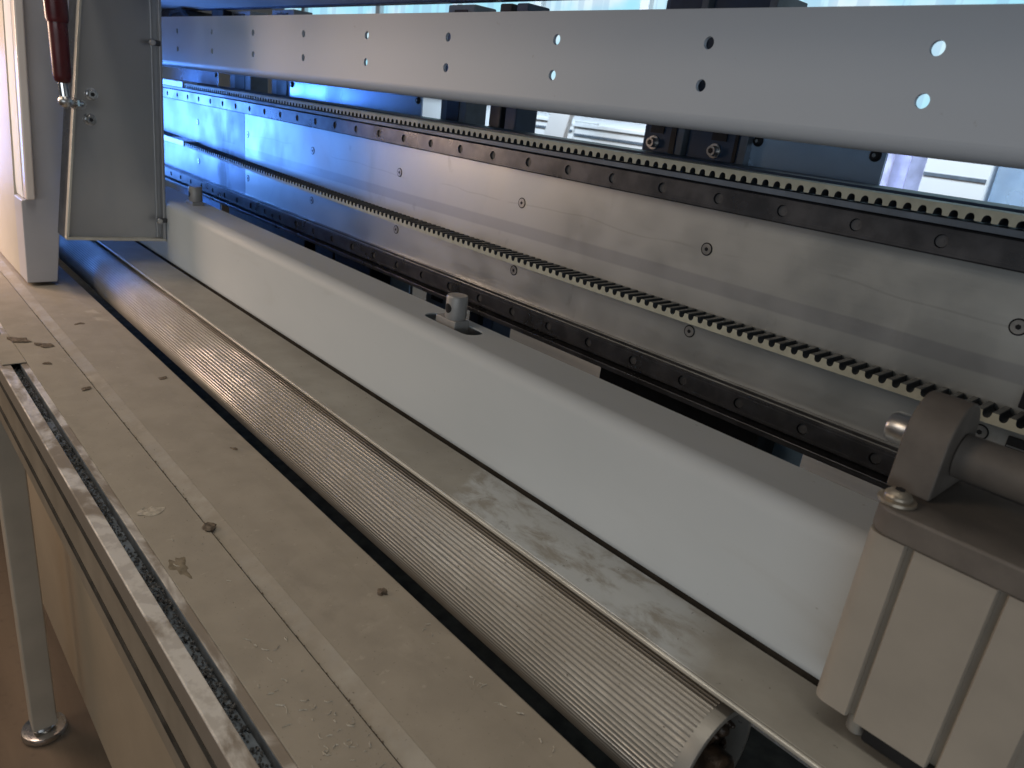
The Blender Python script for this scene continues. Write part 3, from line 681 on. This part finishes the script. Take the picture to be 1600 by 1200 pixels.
# ------------------------------------------------------------------ debris
def chip(x, y, s, mat, label, z=None, flat=.35, name='crumb', cat='crumb', group='loose crumbs on the table', el=1.6, rot=None):
    z = T if z is None else z
    bm = bmesh.new(); bmesh.ops.create_icosphere(bm, subdivisions=2, radius=1)
    rr = random.Random(int(x * 9999)); ph = [rr.uniform(0, 6) for _ in range(6)]
    for v in bm.verts:
        c = v.co; k = 1 + .28 * math.sin(3 * c.x + ph[0]) * math.sin(4 * c.y + ph[1]) + .2 * math.sin(6 * c.z + 5 * c.x + ph[2]) + rr.uniform(-.12, .12)
        v.co = Vector((c.x * s * el * k, c.y * s * k, max(c.z, -.4) * s * flat * k))
    me = bpy.data.meshes.new(name); bm.to_mesh(me); bm.free(); me.materials.append(M[mat])
    o = bpy.data.objects.new(name, me); COL.objects.link(o); o.location = (x, y, z + s * flat * .35); o.rotation_euler = (0, 0, rr.uniform(0, 3) if rot is None else rot)
    return tag(o, label, cat, group)
chip(-0.5258, 0.1878, 0.0046, 'crumb', 'brown crumb lying on the seam between the two table sheets', flat=.9, el=1.1)
chip(-0.3792, 0.2600, 0.0035, 'crumb', 'grey brown clod near the dark gap on the right table sheet', flat=.9, el=1.1)
chip(-0.5736, 0.1574, 0.0071, 'palecrumb', 'pale scaly flake on the left table sheet', flat=.08, el=1.4)
chip(-1.1093, 0.2285, 0.0055, 'crumb', 'dark chip in the shade below the column', flat=.3)
chip(-1.1621, 0.2179, 0.0057, 'palecrumb', 'faint flat chip nearest the column foot', flat=.15)
chip(-0.8661, 0.2592, 0.0039, 'crumb', 'thin dark sliver near the gap on the far half of the table', flat=.3, el=2)
chip(-1.0331, 0.1700, 0.0066, 'crumb', 'long brown splinter beside the sheet notch', flat=.3, el=1.8, rot=.7)
chip(-1.0635, 0.1477, 0.0077, 'crumb', 'torn brown scrap at the left corner of the sheet tab', flat=.3, el=1.8, rot=.7)
chip(-0.8661, 0.1790, 0.0037, 'crumb', 'small dark grain left of the seam on the far left sheet', flat=.4)
chip(-0.6528, 0.2592, 0.0024, 'crumb', 'tiny dark grain on the right table sheet', flat=.5)
chip(-0.9638, 0.1610, 0.0033, 'crumb', 'little brown grain behind the sheet notch', flat=.4)
# dust pile
n = NT('piled_dust'); M['pile'] = n.fin(n.mix(n.ramp(n.noise(120, 5), .3, .7), (.13, .105, .07), (.23, .19, .135)), .95)
dp = MB(); g = 26
rr = random.Random(3)
def hgt(u, v):
    a = math.atan2(v, u); r = math.hypot(u, v) / (.75 + .2 * math.sin(3 * a + 1) + .13 * math.sin(7 * a))
    return max(-.1, (1 - r * r)) * (.0009 + .0003 * math.sin(7 * u + 2) * math.sin(6 * v)) + rr.uniform(0, .00012)
vs = [(-.4873 + .022 * (2 * i / g - 1) * 1.0, .1517 + .0093 * (2 * j / g - 1), T - .0004 + hgt(2 * i / g - 1, 2 * j / g - 1)) for i in range(g + 1) for j in range(g + 1)]
dp.add(vs, [(i * (g + 1) + j, (i + 1) * (g + 1) + j, (i + 1) * (g + 1) + j + 1, i * (g + 1) + j + 1) for i in range(g) for j in range(g)])
tag(dp.build('dust_pile', M['pile'], None, (-.4873, .1517, T), smooth=60), 'small heap of brown dust beside the slotted profile', 'dust pile')

def scatter(name, mat, spots, label=None):
    m = MB(); rr = random.Random(11)
    for x, y, z, s in spots:
        a = rr.uniform(0, 6.28); e = rr.uniform(.5, 1.0); h = rr.uniform(.4, .9)
        vs = []
        for k in range(5):
            t = a + k * 1.2566; q = s * rr.uniform(.6, 1.15); vs.append((x + q * math.cos(t), y + q * e * math.sin(t), z - .0001))
        vs.append((x + rr.uniform(-.3, .3) * s, y + rr.uniform(-.3, .3) * s, z + s * h))
        m.add(vs, [(k, (k + 1) % 5, 5) for k in range(5)] + [(4, 3, 2, 1, 0)])
    return m.build(name, mat)
rr = random.Random(5); sp = []
for _ in range(2600):
    x = rr.uniform(-1.05, -.15); t = .5 + .5 * math.sin(x * 37) * math.sin(x * 11 + 1)
    if rr.random() < .35 + .6 * t: sp.append((x, rr.uniform(.1268, .1355), T - .0122 + rr.uniform(.001, .0085) * t, rr.uniform(.0006, .0020)))
tag(scatter('slot_grit', M['grit'], sp), kind='stuff')
sp = []
for _ in range(420):                                         # seam line of specks
    x = rr.uniform(-1.2, -.2); sp.append((x, .1880 + rr.gauss(0, .0005), T - .0006, rr.uniform(.0003, .0009) * (1.3 if rr.random() < .15 else 1)))
for _ in range(420): sp.append((rr.uniform(-1.2, -.2), rr.uniform(.144, .272), T, rr.uniform(.0002, .0006)))
for _ in range(130):
    a = rr.uniform(.3, 1.2); sp.append((rr.uniform(-1.1, -.15), CY + .0372 * math.cos(math.pi * .5 + a * .9), CZ + .0372 * math.sin(math.pi * .5 + a * .9), rr.uniform(.0003, .0008)))
for _ in range(60): sp.append((rr.uniform(-1.0, -.12), rr.uniform(.336, .387), Z(-.2935), rr.uniform(.0003, .0007)))
tag(scatter('dust_specks', M['crumb'], sp), kind='stuff')
m = MB()
def hair(x, y, L, w, bend):
    a = rr.uniform(0, 6.28); pts = []
    for i in range(6):
        pts.append((x, y)); x += L / 6 * math.cos(a); y += L / 6 * math.sin(a); a += rr.gauss(bend, .35)
    vs = []
    for i, (px, py) in enumerate(pts):
        j = min(i, 4); dx = pts[j + 1][0] - pts[j][0]; dy = pts[j + 1][1] - pts[j][1]; l = math.hypot(dx, dy) + 1e-9
        vs += [(px - dy / l * w, py + dx / l * w, T + .0002), (px, py, T + .0002 + w * 1.4), (px + dy / l * w, py - dx / l * w, T + .0002)]
    m.add(vs, [q for i in range(5) for q in ((3 * i, 3 * i + 3, 3 * i + 4, 3 * i + 1), (3 * i + 1, 3 * i + 4, 3 * i + 5, 3 * i + 2))])
for _ in range(260):
    x = -.20 - abs(rr.gauss(0, .11)); y = rr.choice([rr.uniform(.146, .186), rr.gauss(.215, .011), rr.uniform(.204, .268)])
    y = min(max(y, .145), .272)
    if .186 < y < .204: y += .0175
    hair(x, y, rr.uniform(.002, .008), rr.uniform(.00018, .00042), rr.uniform(-.5, .5))
lt = m.build('lint_fibres', M['lint']); tag(lt, kind='stuff')
for k in range(9):                                            # curled pale shavings near the front
    pass
